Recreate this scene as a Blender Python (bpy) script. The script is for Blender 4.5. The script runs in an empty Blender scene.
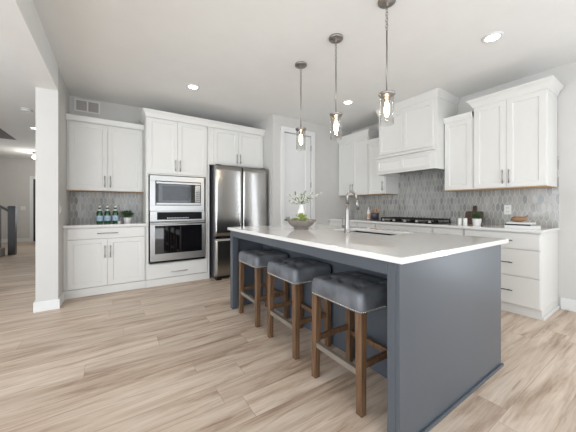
import bpy, bmesh, math, random
from mathutils import Vector, Matrix
from math import pi, sin, cos, radians
random.seed(7)
S = bpy.context.scene
COL = S.collection

# ------------------------------------------------------------------ camera
F_PX, YAW, HZ, EYE = 263.6, 0.985, 207.1, 1.144
cd = bpy.data.cameras.new('camera'); cam = bpy.data.objects.new('camera', cd); COL.objects.link(cam)
cd.sensor_width = 36.0; cd.sensor_fit = 'HORIZONTAL'; cd.lens = F_PX/576*36
cd.shift_y = -(216-HZ)/576
cd.clip_start = 0.02; cd.clip_end = 100
cam.location = (0, 0, EYE); cam.rotation_euler = (pi/2, 0, YAW-pi/2)
S.camera = cam

# ------------------------------------------------------------------ light
S.view_settings.view_transform = 'Standard'; S.view_settings.look = 'None'
S.view_settings.gamma = 1.0; S.view_settings.use_curve_mapping = False
S.view_settings.exposure = 0.83
w = bpy.data.worlds.new('sky'); S.world = w; w.use_nodes = True
bg = w.node_tree.nodes['Background']; bg.inputs[0].default_value = (0.80, 0.88, 1.0, 1); bg.inputs[1].default_value = 1.0

def area(name, loc, direction, sx, sy, power, col=(1, 1, 1)):
    d = bpy.data.lights.new(name, 'AREA'); d.shape = 'RECTANGLE'; d.size = sx; d.size_y = sy
    d.energy = power; d.color = col
    o = bpy.data.objects.new(name, d); COL.objects.link(o); o.location = loc
    o.rotation_euler = Vector(direction).to_track_quat('-Z', 'Y').to_euler()
    return o
# daylight entering through the windows behind and beside the camera
DAY = (0.86, 0.93, 1.0)
area('daylight_rear_window', (1.5, -3.42, 1.5), (0, 1, 0.15), 2.6, 1.9, 22, DAY)
area('daylight_rear_window', (-2.6, -3.42, 1.5), (0, 1, 0.15), 3.0, 1.9, 42, DAY)
area('daylight_side_window', (-4.92, 1.2, 1.5), (1, 0, 0.2), 4.0, 1.9, 66, DAY)
area('daylight_sidelight', (4.19, -.6, 1.25), (-1, 0, 0.0), .12, 2.3, 13, DAY)
area('daylight_hall_door', (-1.0, 11.0, 1.5), (-.3, -1, 0.2), .5, 1.8, 9, DAY)  # unseen lamp added to brighten the hallway, not a glazed door
# upward fill lamps added near the floor, out of view, to lift the ceiling
area('added_ceiling_fill', (1.2, -2.3, .04), (-.1, .35, 1), 3.4, 1.6, 42, (.88, .94, 1))
area('added_ceiling_fill', (-2.9, -.5, .04), (.2, .2, 1), 2.6, 3.2, 95, (.88, .94, 1))

# ------------------------------------------------------------------ materials
def lin(c):
    return tuple(((x/255)/12.92 if x/255 <= .04045 else ((x/255+.055)/1.055)**2.4) for x in c) + (1,)
MATS = {}
def mat(name, rgb, rough=.5, metal=0.0, noise=0.03, scale=6.0, bump=0.0, bscale=60, coat=0.0, stretch=None, spec=.5, aniso=0):
    if name in MATS: return MATS[name]
    m = bpy.data.materials.new(name); m.use_nodes = True; nt = m.node_tree; b = nt.nodes['Principled BSDF']
    base = lin(rgb)
    tc = nt.nodes.new('ShaderNodeTexCoord'); mp = nt.nodes.new('ShaderNodeMapping'); nt.links.new(tc.outputs['Object'], mp.inputs[0])
    if stretch: mp.inputs['Scale'].default_value = stretch
    nz = nt.nodes.new('ShaderNodeTexNoise'); nz.inputs['Scale'].default_value = scale; nz.inputs['Detail'].default_value = 4
    nt.links.new(mp.outputs[0], nz.inputs['Vector'])
    r = nt.nodes.new('ShaderNodeValToRGB')
    r.color_ramp.elements[0].position = .3; r.color_ramp.elements[1].position = .7
    r.color_ramp.elements[0].color = tuple(max(0, x*(1-noise)) for x in base[:3])+(1,)
    r.color_ramp.elements[1].color = tuple(min(1, x*(1+noise)) for x in base[:3])+(1,)
    nt.links.new(nz.outputs[0], r.inputs[0]); nt.links.new(r.outputs[0], b.inputs['Base Color'])
    b.inputs['Roughness'].default_value = rough; b.inputs['Metallic'].default_value = metal
    b.inputs['Coat Weight'].default_value = coat; b.inputs['Specular IOR Level'].default_value = spec
    if aniso: b.inputs['Anisotropic'].default_value = aniso
    if bump:
        n2 = nt.nodes.new('ShaderNodeTexNoise'); n2.inputs['Scale'].default_value = bscale; n2.inputs['Detail'].default_value = 3
        nt.links.new(mp.outputs[0], n2.inputs['Vector'])
        bp = nt.nodes.new('ShaderNodeBump'); bp.inputs['Strength'].default_value = bump; bp.inputs['Distance'].default_value = .01
        nt.links.new(n2.outputs[0], bp.inputs['Height']); nt.links.new(bp.outputs[0], b.inputs['Normal'])
    MATS[name] = m; return m
def emis(name, rgb, strength):
    m = bpy.data.materials.new(name); m.use_nodes = True; nt = m.node_tree
    b = nt.nodes['Principled BSDF']; b.inputs['Base Color'].default_value = lin(rgb)
    b.inputs['Emission Color'].default_value = lin(rgb); b.inputs['Emission Strength'].default_value = strength
    return m
def clear_glass(name, tint=(1, 1, 1), refl=1.0):
    m = bpy.data.materials.new(name); m.use_nodes = True; nt = m.node_tree
    for n in list(nt.nodes): nt.nodes.remove(n)
    out = nt.nodes.new('ShaderNodeOutputMaterial'); mx = nt.nodes.new('ShaderNodeMixShader')
    tr = nt.nodes.new('ShaderNodeBsdfTransparent'); tr.inputs[0].default_value = tint+(1,)
    gl = nt.nodes.new('ShaderNodeBsdfGlossy'); gl.inputs['Roughness'].default_value = .04
    lw = nt.nodes.new('ShaderNodeLayerWeight'); lw.inputs[0].default_value = .35
    mu = nt.nodes.new('ShaderNodeMath'); mu.operation = 'MULTIPLY'; mu.inputs[1].default_value = refl
    nt.links.new(lw.outputs['Facing'], mu.inputs[0])
    nt.links.new(mu.outputs[0], mx.inputs[0]); nt.links.new(tr.outputs[0], mx.inputs[1]); nt.links.new(gl.outputs[0], mx.inputs[2])
    nt.links.new(mx.outputs[0], out.inputs[0]); return m

M_wall = mat('wall_paint', (207, 205, 201), .85, bump=.03, bscale=250, noise=.012)
M_ceil = mat('ceiling_paint', (236, 236, 234), .9, bump=.04, bscale=180, noise=.01)
M_trim = mat('trim_paint', (230, 230, 229), .4, noise=.01)
M_cab = mat('cabinet_paint', (226, 225, 221), .38, noise=.008)
M_ply = mat('birch_underside', (205, 170, 130), .5, noise=.06, stretch=(1, 12, 12))
M_quartz = mat('white_quartz', (232, 230, 227), .07, noise=.02, scale=30, coat=.3)
M_island = mat('slate_blue_paint', (80, 86, 93), .34, noise=.01)
M_island_dark = M_island
M_steel = mat('brushed_steel', (178, 177, 175), .33, 1.0, noise=.05, scale=8, stretch=(1, 1, 60), aniso=.4)
M_steelv = mat('brushed_steel_door', (162, 160, 157), .17, 1.0, noise=.02, scale=6, stretch=(40, 40, 1))
M_nickel = mat('brushed_nickel', (158, 154, 150), .34, 1.0, noise=.03)
M_pull = mat('satin_nickel_pull', (172, 170, 167), .3, 1.0, noise=.03)
M_pull_refl = mat('pull_painted_reflection', (84, 84, 84), .35, 1.0)  # pull metal darkened: a dark reflection put into its colour
M_dark = mat('charcoal_case', (52, 53, 56), .4, noise=.04)
M_black = mat('black_enamel', (18, 18, 19), .25, noise=.05)
M_iron = mat('cast_iron', (24, 24, 25), .6, noise=.1, bump=.2)
M_glassblk = mat('black_oven_glass', (14, 14, 16), .04, noise=.05, coat=.5)
M_wood = mat('walnut_stained_oak', (106, 79, 56), .5, noise=.34, scale=5, stretch=(14, 14, 1.2), bump=.1, bscale=30)
M_kick = mat('brushed_kick_plate', (150, 142, 132), .5, .6, noise=.1)
M_leather = mat('grey_leather', (98, 101, 106), .32, noise=.34, scale=9, bump=.25, bscale=40)
M_nail = mat('pewter_nailheads', (190, 186, 178), .25, 1.0)
M_grout = mat('light_grout', (222, 221, 217), .8, noise=.03)
M_tiles = [mat('picket_tile_%s' % n, c, .16, noise=.10, scale=22, stretch=(1, 1, .35)) for n, c in
           (('pale', (174, 173, 169)), ('mid', (162, 161, 158)), ('soft', (170, 168, 163)), ('dusk', (148, 148, 146)), ('mist', (182, 181, 177)))]
M_green = mat('green_bottle_glass', (8, 74, 38), .06, noise=.1, coat=.6)
M_label = mat('pale_blue_label', (172, 200, 218), .5, noise=.03)
M_foil = mat('white_foil', (226, 226, 220), .35, noise=.02)
M_red = mat('red_star_ink', (190, 30, 34), .5)
M_leaf = mat('leaf_green', (62, 92, 52), .5, noise=.3, scale=15)
M_leaf2 = mat('eucalyptus_green', (122, 140, 104), .55, noise=.25, scale=15)
M_succ = mat('succulent_green', (146, 160, 84), .45, noise=.22, scale=25)
M_white = mat('white_ceramic', (236, 235, 232), .25, noise=.01)
M_petal = mat('white_petals', (240, 240, 228), .6, noise=.02)
M_stone = mat('grey_stoneware', (138, 130, 123), .7, noise=.12, scale=35, bump=.2)
M_soil = mat('potting_soil', (60, 48, 38), .95, noise=.3, scale=60, bump=.5)
M_pebble = mat('pale_pebbles', (206, 200, 188), .8, noise=.15, scale=60)
M_twig = mat('twig_brown', (92, 76, 58), .8)
M_board = mat('dark_walnut_board', (78, 60, 48), .5, noise=.3, scale=6, stretch=(10, 10, 1))
M_lightwood = mat('light_carved_wood', (150, 114, 86), .5, noise=.18, scale=12, stretch=(1, 6, 6))
M_palewood = mat('pale_beech', (208, 176, 138), .5, noise=.1)
M_copper = mat('copper', (184, 124, 84), .4, .3)
M_paper = mat('book_paper', (230, 228, 222), .8, noise=.05, scale=40, stretch=(1, 1, 40))
M_cover = mat('book_cover_white', (226, 226, 224), .4, noise=.03)
M_coverb = mat('book_cover_black', (26, 26, 28), .4)
M_newel = mat('espresso_stain', (28, 22, 21), .4, noise=.1)
M_carpet = mat('grey_carpet', (168, 166, 162), .95, noise=.15, scale=80, bump=.6, bscale=200)
M_navy = mat('slate_crock_glaze', (46, 52, 62), .3, noise=.1)
M_bulb = emis('warm_bulb', (255, 226, 186), 16.0)
M_can = emis('can_light_lens', (255, 246, 232), 9.0)
M_glass = clear_glass('clear_glass', (.97,.97,.97), .55)
M_slot = mat('shadow_grey_plastic', (120, 118, 114), .5)

def floor_mat():
    m = bpy.data.materials.new('oak_planks'); m.use_nodes = True; nt = m.node_tree; L = nt.links.new
    b = nt.nodes['Principled BSDF']; N = nt.nodes.new
    g = N('ShaderNodeNewGeometry')
    br = N('ShaderNodeTexBrick'); br.offset = 0.0; br.offset_frequency = 2; br.inputs['Scale'].default_value = 1
    br.inputs['Brick Width'].default_value = 1.52; br.inputs['Row Height'].default_value = .185
    br.inputs['Mortar Size'].default_value = .0016; br.inputs['Mortar Smooth'].default_value = .2; br.inputs['Bias'].default_value = 0
    br.inputs['Color1'].default_value = (0, 0, 0, 1); br.inputs['Color2'].default_value = (1, 1, 1, 1); br.inputs['Mortar'].default_value = (.5, .5, .5, 1)
    sx = N('ShaderNodeSeparateXYZ'); L(g.outputs['Position'], sx.inputs[0])
    dv = N('ShaderNodeMath'); dv.operation = 'DIVIDE'; dv.inputs[1].default_value = .185; L(sx.outputs[1], dv.inputs[0])
    fl = N('ShaderNodeMath'); fl.operation = 'FLOOR'; L(dv.outputs[0], fl.inputs[0])
    wn = N('ShaderNodeTexWhiteNoise'); wn.noise_dimensions = '1D'; L(fl.outputs[0], wn.inputs['W'])
    sh_ = N('ShaderNodeMath'); sh_.operation = 'MULTIPLY_ADD'; sh_.inputs[1].default_value = 1.5; L(wn.outputs['Value'], sh_.inputs[0]); L(sx.outputs[0], sh_.inputs[2])
    cx_ = N('ShaderNodeCombineXYZ'); L(sh_.outputs[0], cx_.inputs[0]); L(sx.outputs[1], cx_.inputs[1])
    L(cx_.outputs[0], br.inputs['Vector'])
    # shift the grain for every plank
    sc = N('ShaderNodeVectorMath'); sc.operation = 'SCALE'; sc.inputs['Scale'].default_value = 37.0; L(br.outputs['Color'], sc.inputs[0])
    ad = N('ShaderNodeVectorMath'); ad.operation = 'ADD'; L(g.outputs['Position'], ad.inputs[0]); L(sc.outputs[0], ad.inputs[1])
    mp = N('ShaderNodeMapping'); mp.inputs['Scale'].default_value = (.8, 6.5, 1); L(ad.outputs[0], mp.inputs[0])
    n1 = N('ShaderNodeTexNoise'); n1.inputs['Scale'].default_value = 1.6; n1.inputs['Detail'].default_value = 6; n1.inputs['Roughness'].default_value = .6; n1.inputs['Distortion'].default_value = .6
    L(mp.outputs[0], n1.inputs['Vector'])
    mp2 = N('ShaderNodeMapping'); mp2.inputs['Scale'].default_value = (3, 70, 1); L(ad.outputs[0], mp2.inputs[0])
    n2 = N('ShaderNodeTexNoise'); n2.inputs['Scale'].default_value = 1.5; n2.inputs['Detail'].default_value = 3; L(mp2.outputs[0], n2.inputs['Vector'])
    r1 = N('ShaderNodeValToRGB'); e = r1.color_ramp.elements
    e[0].position = .32; e[0].color = lin((166, 142, 122)); e[1].position = .66; e[1].color = lin((222, 206, 190))
    k = e.new(.44); k.color = lin((198, 177, 158)); k = e.new(.53); k.color = lin((212, 194, 176))
    L(n1.outputs[0], r1.inputs[0])
    mx = N('ShaderNodeMix'); mx.data_type = 'RGBA'; mx.blend_type = 'MULTIPLY'; mx.inputs[0].default_value = .5
    r2 = N('ShaderNodeValToRGB'); r2.color_ramp.elements[0].position = .3; r2.color_ramp.elements[0].color = (.72, .70, .68, 1); r2.color_ramp.elements[1].position = .6
    L(n2.outputs[0], r2.inputs[0]); L(r1.outputs[0], mx.inputs[6]); L(r2.outputs[0], mx.inputs[7])
    mp4 = N('ShaderNodeMapping'); mp4.inputs['Scale'].default_value = (1.1, 17, 1); L(ad.outputs[0], mp4.inputs[0])
    n4 = N('ShaderNodeTexNoise'); n4.inputs['Scale'].default_value = 1.3; n4.inputs['Detail'].default_value = 5; n4.inputs['Distortion'].default_value = 1.2; L(mp4.outputs[0], n4.inputs['Vector'])
    r4 = N('ShaderNodeValToRGB'); r4.color_ramp.elements[0].position = .60; r4.color_ramp.elements[0].color = (1, 1, 1, 1); r4.color_ramp.elements[1].position = .72; r4.color_ramp.elements[1].color = (.66, .58, .52, 1)
    L(n4.outputs[0], r4.inputs[0])
    mx4 = N('ShaderNodeMix'); mx4.data_type = 'RGBA'; mx4.blend_type = 'MULTIPLY'; mx4.inputs[0].default_value = .9
    L(mx.outputs[2], mx4.inputs[6]); L(r4.outputs[0], mx4.inputs[7]); mx = mx4
    # per-plank tone
    r3 = N('ShaderNodeValToRGB'); r3.color_ramp.elements[0].color = (.90, .885, .87, 1); r3.color_ramp.elements[1].color = (1.04, 1.035, 1.03, 1)
    L(br.outputs['Color'], r3.inputs[0])
    m2 = N('ShaderNodeMix'); m2.data_type = 'RGBA'; m2.blend_type = 'MULTIPLY'; m2.inputs[0].default_value = 1
    L(mx.outputs[2], m2.inputs[6]); L(r3.outputs[0], m2.inputs[7])
    m3 = N('ShaderNodeMix'); m3.data_type = 'RGBA'; m3.inputs[7].default_value = lin((128, 104, 84))
    fm = N('ShaderNodeMath'); fm.operation = 'MULTIPLY'; fm.inputs[1].default_value = .45; L(br.outputs['Fac'], fm.inputs[0])
    L(fm.outputs[0], m3.inputs[0]); L(m2.outputs[2], m3.inputs[6]); L(m3.outputs[2], b.inputs['Base Color'])
    b.inputs['Roughness'].default_value = .42
    bp = N('ShaderNodeBump'); bp.inputs['Strength'].default_value = .08; bp.inputs['Distance'].default_value = .005
    L(n2.outputs[0], bp.inputs['Height']); L(bp.outputs[0], b.inputs['Normal'])
    return m
M_floor = floor_mat()

# ------------------------------------------------------------------ mesh helpers
class MB:
    def __init__(s): s.bm = bmesh.new(); s.mats = []
    def mi(s, m):
        if m is None: return 0
        if m not in s.mats: s.mats.append(m)
        return s.mats.index(m)
    def face(s, pts, m=None, smooth=False):
        f = s.bm.faces.new([s.bm.verts.new(p) for p in pts]); f.material_index = s.mi(m); f.smooth = smooth; return f
    def box(s, x0, x1, y0, y1, z0, z1, m=None):
        vs = [s.bm.verts.new((x, y, z)) for x in (x0, x1) for y in (y0, y1) for z in (z0, z1)]
        for idx in ((0, 1, 3, 2), (4, 6, 7, 5), (0, 4, 5, 1), (2, 3, 7, 6), (0, 2, 6, 4), (1, 5, 7, 3)):
            f = s.bm.faces.new([vs[i] for i in idx]); f.material_index = s.mi(m)
        return s
    def lathe(s, prof, seg=24, c=(0, 0, 0), m=None, cap=(True, True), smooth=True):
        rings = []
        for r, z in prof:
            rings.append([s.bm.verts.new((c[0]+r*cos(2*pi*k/seg), c[1]+r*sin(2*pi*k/seg), c[2]+z)) for k in range(seg)])
        for a, b in zip(rings, rings[1:]):
            for k in range(seg):
                f = s.bm.faces.new([a[k], a[(k+1) % seg], b[(k+1) % seg], b[k]]); f.smooth = smooth; f.material_index = s.mi(m)
        if cap[0] and prof[0][0] > 1e-5: f = s.bm.faces.new(rings[0][::-1]); f.material_index = s.mi(m)
        if cap[1] and prof[-1][0] > 1e-5: f = s.bm.faces.new(rings[-1]); f.material_index = s.mi(m)
        return s
    def tube(s, pts, r, seg=10, m=None, closed=False, cap=True):
        pts = [Vector(p) for p in pts]; n = len(pts); rr = r if isinstance(r, (list, tuple)) else [r]*n
        rings = []; prev = None
        for i, p in enumerate(pts):
            if closed: t = pts[(i+1) % n]-pts[i-1]
            else: t = pts[min(i+1, n-1)]-pts[max(i-1, 0)]
            t.normalize()
            if prev is None:
                a = Vector((0, 0, 1)) if abs(t.z) < .9 else Vector((1, 0, 0)); u = t.cross(a).normalized()
            else: u = (prev-t*prev.dot(t)).normalized()
            prev = u; v = t.cross(u)
            rings.append([s.bm.verts.new(p+(u*cos(2*pi*k/seg)+v*sin(2*pi*k/seg))*rr[i]) for k in range(seg)])
        m_ = s.mi(m)
        pairs = list(zip(rings, rings[1:])) + ([(rings[-1], rings[0])] if closed else [])
        for a, b in pairs:
            for k in range(seg):
                f = s.bm.faces.new([a[k], a[(k+1) % seg], b[(k+1) % seg], b[k]]); f.smooth = True; f.material_index = m_
        if cap and not closed:
            f = s.bm.faces.new(rings[0][::-1]); f.material_index = m_; f = s.bm.faces.new(rings[-1]); f.material_index = m_
        return s
    def sphere(s, c, r, m=None, seg=12, rings=8, sc=(1, 1, 1)):
        prof = [(r*sin(pi*i/rings), -r*cos(pi*i/rings)) for i in range(rings+1)]
        V = []
        for rad, z in prof:
            if rad < 1e-6: V.append([s.bm.verts.new((c[0], c[1], c[2]+z*sc[2]))])
            else: V.append([s.bm.verts.new((c[0]+rad*cos(2*pi*k/seg)*sc[0], c[1]+rad*sin(2*pi*k/seg)*sc[1], c[2]+z*sc[2])) for k in range(seg)])
        m_ = s.mi(m)
        for a, b in zip(V, V[1:]):
            for k in range(seg):
                a0 = a[k % len(a)]; a1 = a[(k+1) % len(a)]; b0 = b[k % len(b)]; b1 = b[(k+1) % len(b)]
                vs = []
                for q in (a0, a1, b1, b0):
                    if q not in vs: vs.append(q)
                if len(vs) >= 3:
                    f = s.bm.faces.new(vs); f.smooth = True; f.material_index = m_
        return s
    def leaf(s, base, d, ln, wd, m=None, up=Vector((0, 0, 1)), bend=.15, th=.0008):
        d = Vector(d).normalized(); side = d.cross(up)
        if side.length < 1e-3: side = Vector((1, 0, 0))
        side.normalize(); nrm = side.cross(d); base = Vector(base)
        st = [(0, .15), (.25, .8), (.5, 1), (.75, .7), (1, .05)]
        top = []; bot = []
        for t, q in st:
            c = base+d*ln*t-nrm*(bend*ln*t*t)
            top.append([s.bm.verts.new(c+side*wd/2*q*k+nrm*(th+.1*wd*abs(k))) for k in (-1, 0, 1)])
            bot.append([s.bm.verts.new(c+side*wd/2*q*k+nrm*(-th+.1*wd*abs(k))) for k in (-1, 0, 1)])
        m_ = s.mi(m)
        def q4(a, b, c_, d_):
            f = s.bm.faces.new([a, b, c_, d_]); f.smooth = True; f.material_index = m_
        for i in range(4):
            for k in range(2):
                q4(top[i][k], top[i][k+1], top[i+1][k+1], top[i+1][k]); q4(bot[i][k+1], bot[i][k], bot[i+1][k], bot[i+1][k+1])
            q4(top[i][0], top[i+1][0], bot[i+1][0], bot[i][0]); q4(top[i+1][2], top[i][2], bot[i][2], bot[i+1][2])
        return s
    def build(s, name, m=None, parent=None, bevel=0, seg=2, recalc=True):
        if recalc: bmesh.ops.recalc_face_normals(s.bm, faces=s.bm.faces[:])
        me = bpy.data.meshes.new(name); s.bm.to_mesh(me); s.bm.free()
        if s.mats and m is None:
            for q in s.mats: me.materials.append(q)
        else: me.materials.append(m)
        o = bpy.data.objects.new(name, me); COL.objects.link(o)
        if parent is not None: o.parent = parent
        if bevel:
            b = o.modifiers.new('bevel', 'BEVEL'); b.width = bevel; b.segments = seg; b.limit_method = 'ANGLE'; b.angle_limit = radians(40)
        return o
def box(name, m, x0, x1, y0, y1, z0, z1, parent=None, bevel=0):
    return MB().box(x0, x1, y0, y1, z0, z1).build(name, m, parent, bevel)
def tag(o, label, cat, group=None):
    o['label'] = label; o['category'] = cat
    if group: o['group'] = group
    return o
def struct(o): o['kind'] = 'structure'; return o
def empty(name, loc, rz=0, label=None, cat=None, group=None):
    o = bpy.data.objects.new(name, None); COL.objects.link(o); o.location = loc; o.rotation_euler = (0, 0, rz); o.empty_display_size = .1
    if label: tag(o, label, cat, group)
    return o
def copy_tree(o, parent=None, loc=None, label=None):
    c = o.copy(); COL.objects.link(c)
    if parent is not None: c.parent = parent
    if loc is not None: c.location = loc
    if label: c['label'] = label
    for ch in [q for q in bpy.data.objects if q.parent == o]: copy_tree(ch, c)
    return c

# ------------------------------------------------------------------ dimensions
H = 2.735
XW = 4.205      # cooktop wall
YP = 3.905      # pantry wall
YBK = 4.84      # wall behind the fridge
XS = 2.28       # side of the pantry
XL = -.516      # short wall left of the cabinets
YC = 3.91
YREAR, XFAR, YHALL = -3.5, -5.0, 12.0
CT = .914

# ------------------------------------------------------------------ room
struct(box('floor', M_floor, XFAR, XW+.15, YREAR, YHALL, -.08, 0))
# ceiling with the stairwell opening
cb = MB()
for (x0, x1, y0, y1) in ((XFAR, XW+.15, YREAR, 5.6), (-1.9, XW+.15, 5.6, YHALL), (XFAR, -1.9, 8.77, YHALL)):
    cb.box(x0, x1, y0, y1, H, H+.12)
struct(cb.build('ceiling', M_ceil))
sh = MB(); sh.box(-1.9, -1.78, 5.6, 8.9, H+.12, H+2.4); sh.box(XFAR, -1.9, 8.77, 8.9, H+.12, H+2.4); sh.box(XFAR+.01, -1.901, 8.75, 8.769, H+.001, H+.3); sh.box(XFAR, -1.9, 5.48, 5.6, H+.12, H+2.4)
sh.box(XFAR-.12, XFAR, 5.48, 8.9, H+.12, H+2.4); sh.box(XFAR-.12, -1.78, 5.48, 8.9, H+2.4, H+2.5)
struct(sh.build('trim_1', mat('stairwell_painted_shade', (132, 124, 120), .85)))  # shade of the stairwell put into a darker lining colour
# walls
struct(box('wall_back', M_wall, XL, XS, YBK, YBK+.12, 0, H))
struct(box('wall_pantry_side', M_wall, XS, XS+.115, YP+.115, YBK+.12, 0, H))
pf = MB(); pf.box(XS, 2.51, YP, YP+.115, 0, H); pf.box(3.12, XW, YP, YP+.115, 0, H); pf.box(2.51, 3.12, YP, YP+.115, 2.475, H)
struct(pf.build('wall_pantry', M_wall))
rw = MB()
for a, b in ((YREAR, -.70), (-.50, YP+.115)): rw.box(XW, XW+.12, a, b, 0, H)
for a, b in ((-.70, -.50),): rw.box(XW, XW+.12, a, b, 0, .1); rw.box(XW, XW+.12, a, b, 2.4, H)
struct(rw.build('wall_right', M_wall))
struct(box('wall_left_end', M_wall, XL-.188, XL, YC, YHALL, 0, H))
struct(box('trim_2', M_ceil, XL-.188, XL, YREAR, YC, 2.45, H))
bw = MB()
xs = [XFAR, -4.1, -1.1, .2, 2.8, XW]
bw.box(xs[0], xs[1], YREAR-.12, YREAR, 0, H); bw.box(xs[2], xs[3], YREAR-.12, YREAR, 0, H); bw.box(xs[4], xs[5], YREAR-.12, YREAR, 0, H)
for a, b in ((xs[1], xs[2]), (xs[3], xs[4])):
    bw.box(a, b, YREAR-.12, YREAR, 0, .5); bw.box(a, b, YREAR-.12, YREAR, 2.55, H)
struct(bw.build('wall_rear', M_wall))
lw_ = MB(); lw_.box(XFAR-.12, XFAR, YREAR, -.8, 0, H); lw_.box(XFAR-.12, XFAR, 3.2, 9.5, 0, H)
for a, b in ((-.8, 3.2),):
    lw_.box(XFAR-.12, XFAR, a, b, 0, .5); lw_.box(XFAR-.12, XFAR, a, b, 2.55, H)
lw_.box(XFAR-.12, -3.06, 9.5, 9.62, 0, H); lw_.box(-3.18, -3.06, 9.62, YHALL, 0, H)
struct(lw_.build('wall_left', M_wall))
struct(box('wall_hall', M_wall, -3.18, XL, YHALL, YHALL+.12, 0, H))
# window frames behind and beside the camera
for n, (a, b) in enumerate(((xs[1], xs[2]), (xs[3], xs[4]))):
    f = MB()
    for x in (a, (a+b)/2-.03, b-.06): f.box(x, x+.06, YREAR-.1, YREAR-.03, .5, 2.55)
    f.box(a, b, YREAR-.1, YREAR-.03, .5, .56); f.box(a, b, YREAR-.1, YREAR-.03, 2.49, 2.55)
    struct(f.build('window_%d' % (n+1), M_trim))
# baseboards
def bboard(name, segs, h=.13, m=M_trim):
    b = MB()
    for (x0, x1, y0, y1) in segs:
        b.box(x0, x1, y0, y1, 0, h)
    return struct(b.build(name, m, bevel=.004))
bboard('baseboard_right', [(XW-.016, XW, YREAR, .776)])
bboard('baseboard_left_end', [(XL-.204, XL+.016, YC-.016, YC), (XL, XL+.016, YC, 4.22), (XL-.204, XL-.188, YC, YHALL)], .11)
bboard('baseboard_hall', [(-3.06, -2.25, YHALL-.016, YHALL), (-3.06, -3.044, 9.62, YHALL), (-1.1, XL-.2, YHALL-.016, YHALL)])
bboard('baseboard_pantry', [(XS, 2.43, YP-.016, YP), (3.20, XW-.6, YP-.016, YP)])

# ------------------------------------------------------------------ shaker fronts
def shaker_mb(x0, x1, z0, z1, y=0.0, t=.02, rail=.058, rec=.008):
    """door slab: front at y-t, recessed centre panel with a tiny bevel"""
    b = MB(); yf = y-t
    ix0, ix1, iz0, iz1 = x0+rail, x1-rail, z0+rail, z1-rail; bv = .004
    def rect(a0, a1, c0, c1, yy): return [(a0, yy, c0), (a1, yy, c0), (a1, yy, c1), (a0, yy, c1)]
    O = [b.bm.verts.new(p) for p in rect(x0, x1, z0, z1, yf)]; B = [b.bm.verts.new(p) for p in rect(x0, x1, z0, z1, y)]
    I = [b.bm.verts.new(p) for p in rect(ix0, ix1, iz0, iz1, yf)]; P = [b.bm.verts.new(p) for p in rect(ix0+bv, ix1-bv, iz0+bv, iz1-bv, yf+rec)]
    for k in range(4):
        n = (k+1) % 4
        b.bm.faces.new([O[k], O[n], I[n], I[k]]); b.bm.faces.new([I[k], I[n], P[n], P[k]]); b.bm.faces.new([B[k], O[k], O[n], B[n]][::-1])
    b.bm.faces.new(P); b.bm.faces.new(B[::-1])
    return b
def pull(parent, cx, cz, ln, vert, y, m=None):
    b = MB(); r = .0055; off = .03
    if vert:
        b.tube([(cx, y-off, cz-ln/2), (cx, y-off, cz+ln/2)], r)
        for s in (-1, 1): b.tube([(cx, y, cz+s*ln*.36), (cx, y-off, cz+s*ln*.36)], r*.85)
    else:
        b.tube([(cx-ln/2, y-off, cz), (cx+ln/2, y-off, cz)], r)
        for s in (-1, 1): b.tube([(cx+s*ln*.36, y, cz), (cx+s*ln*.36, y-off, cz)], r*.85)
    return b.build('handle', m or M_pull, parent)
def cabinet(name, label, cat, group, loc, rz, W, D, z0, z1, fronts, toe=0, toe_in=.0, crown=None, ply=False, extra=None):
    """local: x 0..W, carcass front at y=0, back at y=D, fronts stand 20 mm proud"""
    e = empty(name, (loc[0], loc[1], 0), rz, label, cat, group)
    c = MB(); c.box(0, W, 0, D, z0+toe, z1)
    c.build('carcass', M_cab, e, .0015)
    if toe: box('toe_kick', M_cab, 0, W, toe_in-.012, D, z0, z0+toe-.002, e, .002)
    for f in fronts:
        kind, x0, x1, a, b = f[:5]; hd = f[5] if len(f) > 5 else None
        if kind == 'door': d = shaker_mb(x0, x1, a, b).build('door', M_cab, e, .0015)
        elif kind == 'panel': d = shaker_mb(x0, x1, a, b).build('front_panel', M_cab, e, .0015)
        else: d = MB().box(x0, x1, -.02, 0, a, b).build('drawer', M_cab, e, .002)
        if hd: pull(d, hd[0], hd[1], hd[2], hd[3], -.02)
    if ply: box('underside', M_ply, .004, W-.004, -.016, D-.004, z0-.005, z0-.0005, e)
    if crown:
        ca, cb_, cp, L, R = crown      # start z, top z, projection
        hgt = cb_-ca
        prof = [(0.021, ca), (.024, ca), (.028, ca+hgt*.12), (.03+cp*.12, ca+hgt*.3), (.03+cp*.4, ca+hgt*.55), (.03+cp*.85, ca+hgt*.8), (.03+cp, ca+hgt*.86), (.03+cp, cb_), (.0, cb_)]
        b = MB(); rows = []
        for o, z in prof:
            rows.append([b.bm.verts.new(p) for p in ((-(o-.02) if L else 0, D, z), (-(o-.02) if L else 0, -o, z), (W+((o-.02) if R else 0), -o, z), (W+((o-.02) if R else 0), D, z))])
        for p, q in zip(rows, rows[1:]):
            for k in range(3):
                if (k == 0 and not L) or (k == 2 and not R): continue
                b.bm.faces.new([p[k], p[k+1], q[k+1], q[k]])
        b.bm.faces.new(rows[-1])
        b.build('crown_molding', M_cab, e)
    return e

G = .0016
# ---- back wall, left: wall cabinet
WY = 4.53
cabinet('wall_cabinet', 'white two-door wall cabinet above the green bottles, beside the air vent', 'cabinet', None,
        (XL+.002, WY), 0, .902, YBK-WY-.002, 1.372, 2.31,
        [('door', .025, .4485, 1.376, 2.29, (.418, 1.50, .16, True)), ('door', .4515, .88, 1.376, 2.29, (.482, 1.50, .16, True))],
        crown=(2.30, 2.375, .012, False, False), ply=True)
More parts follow.
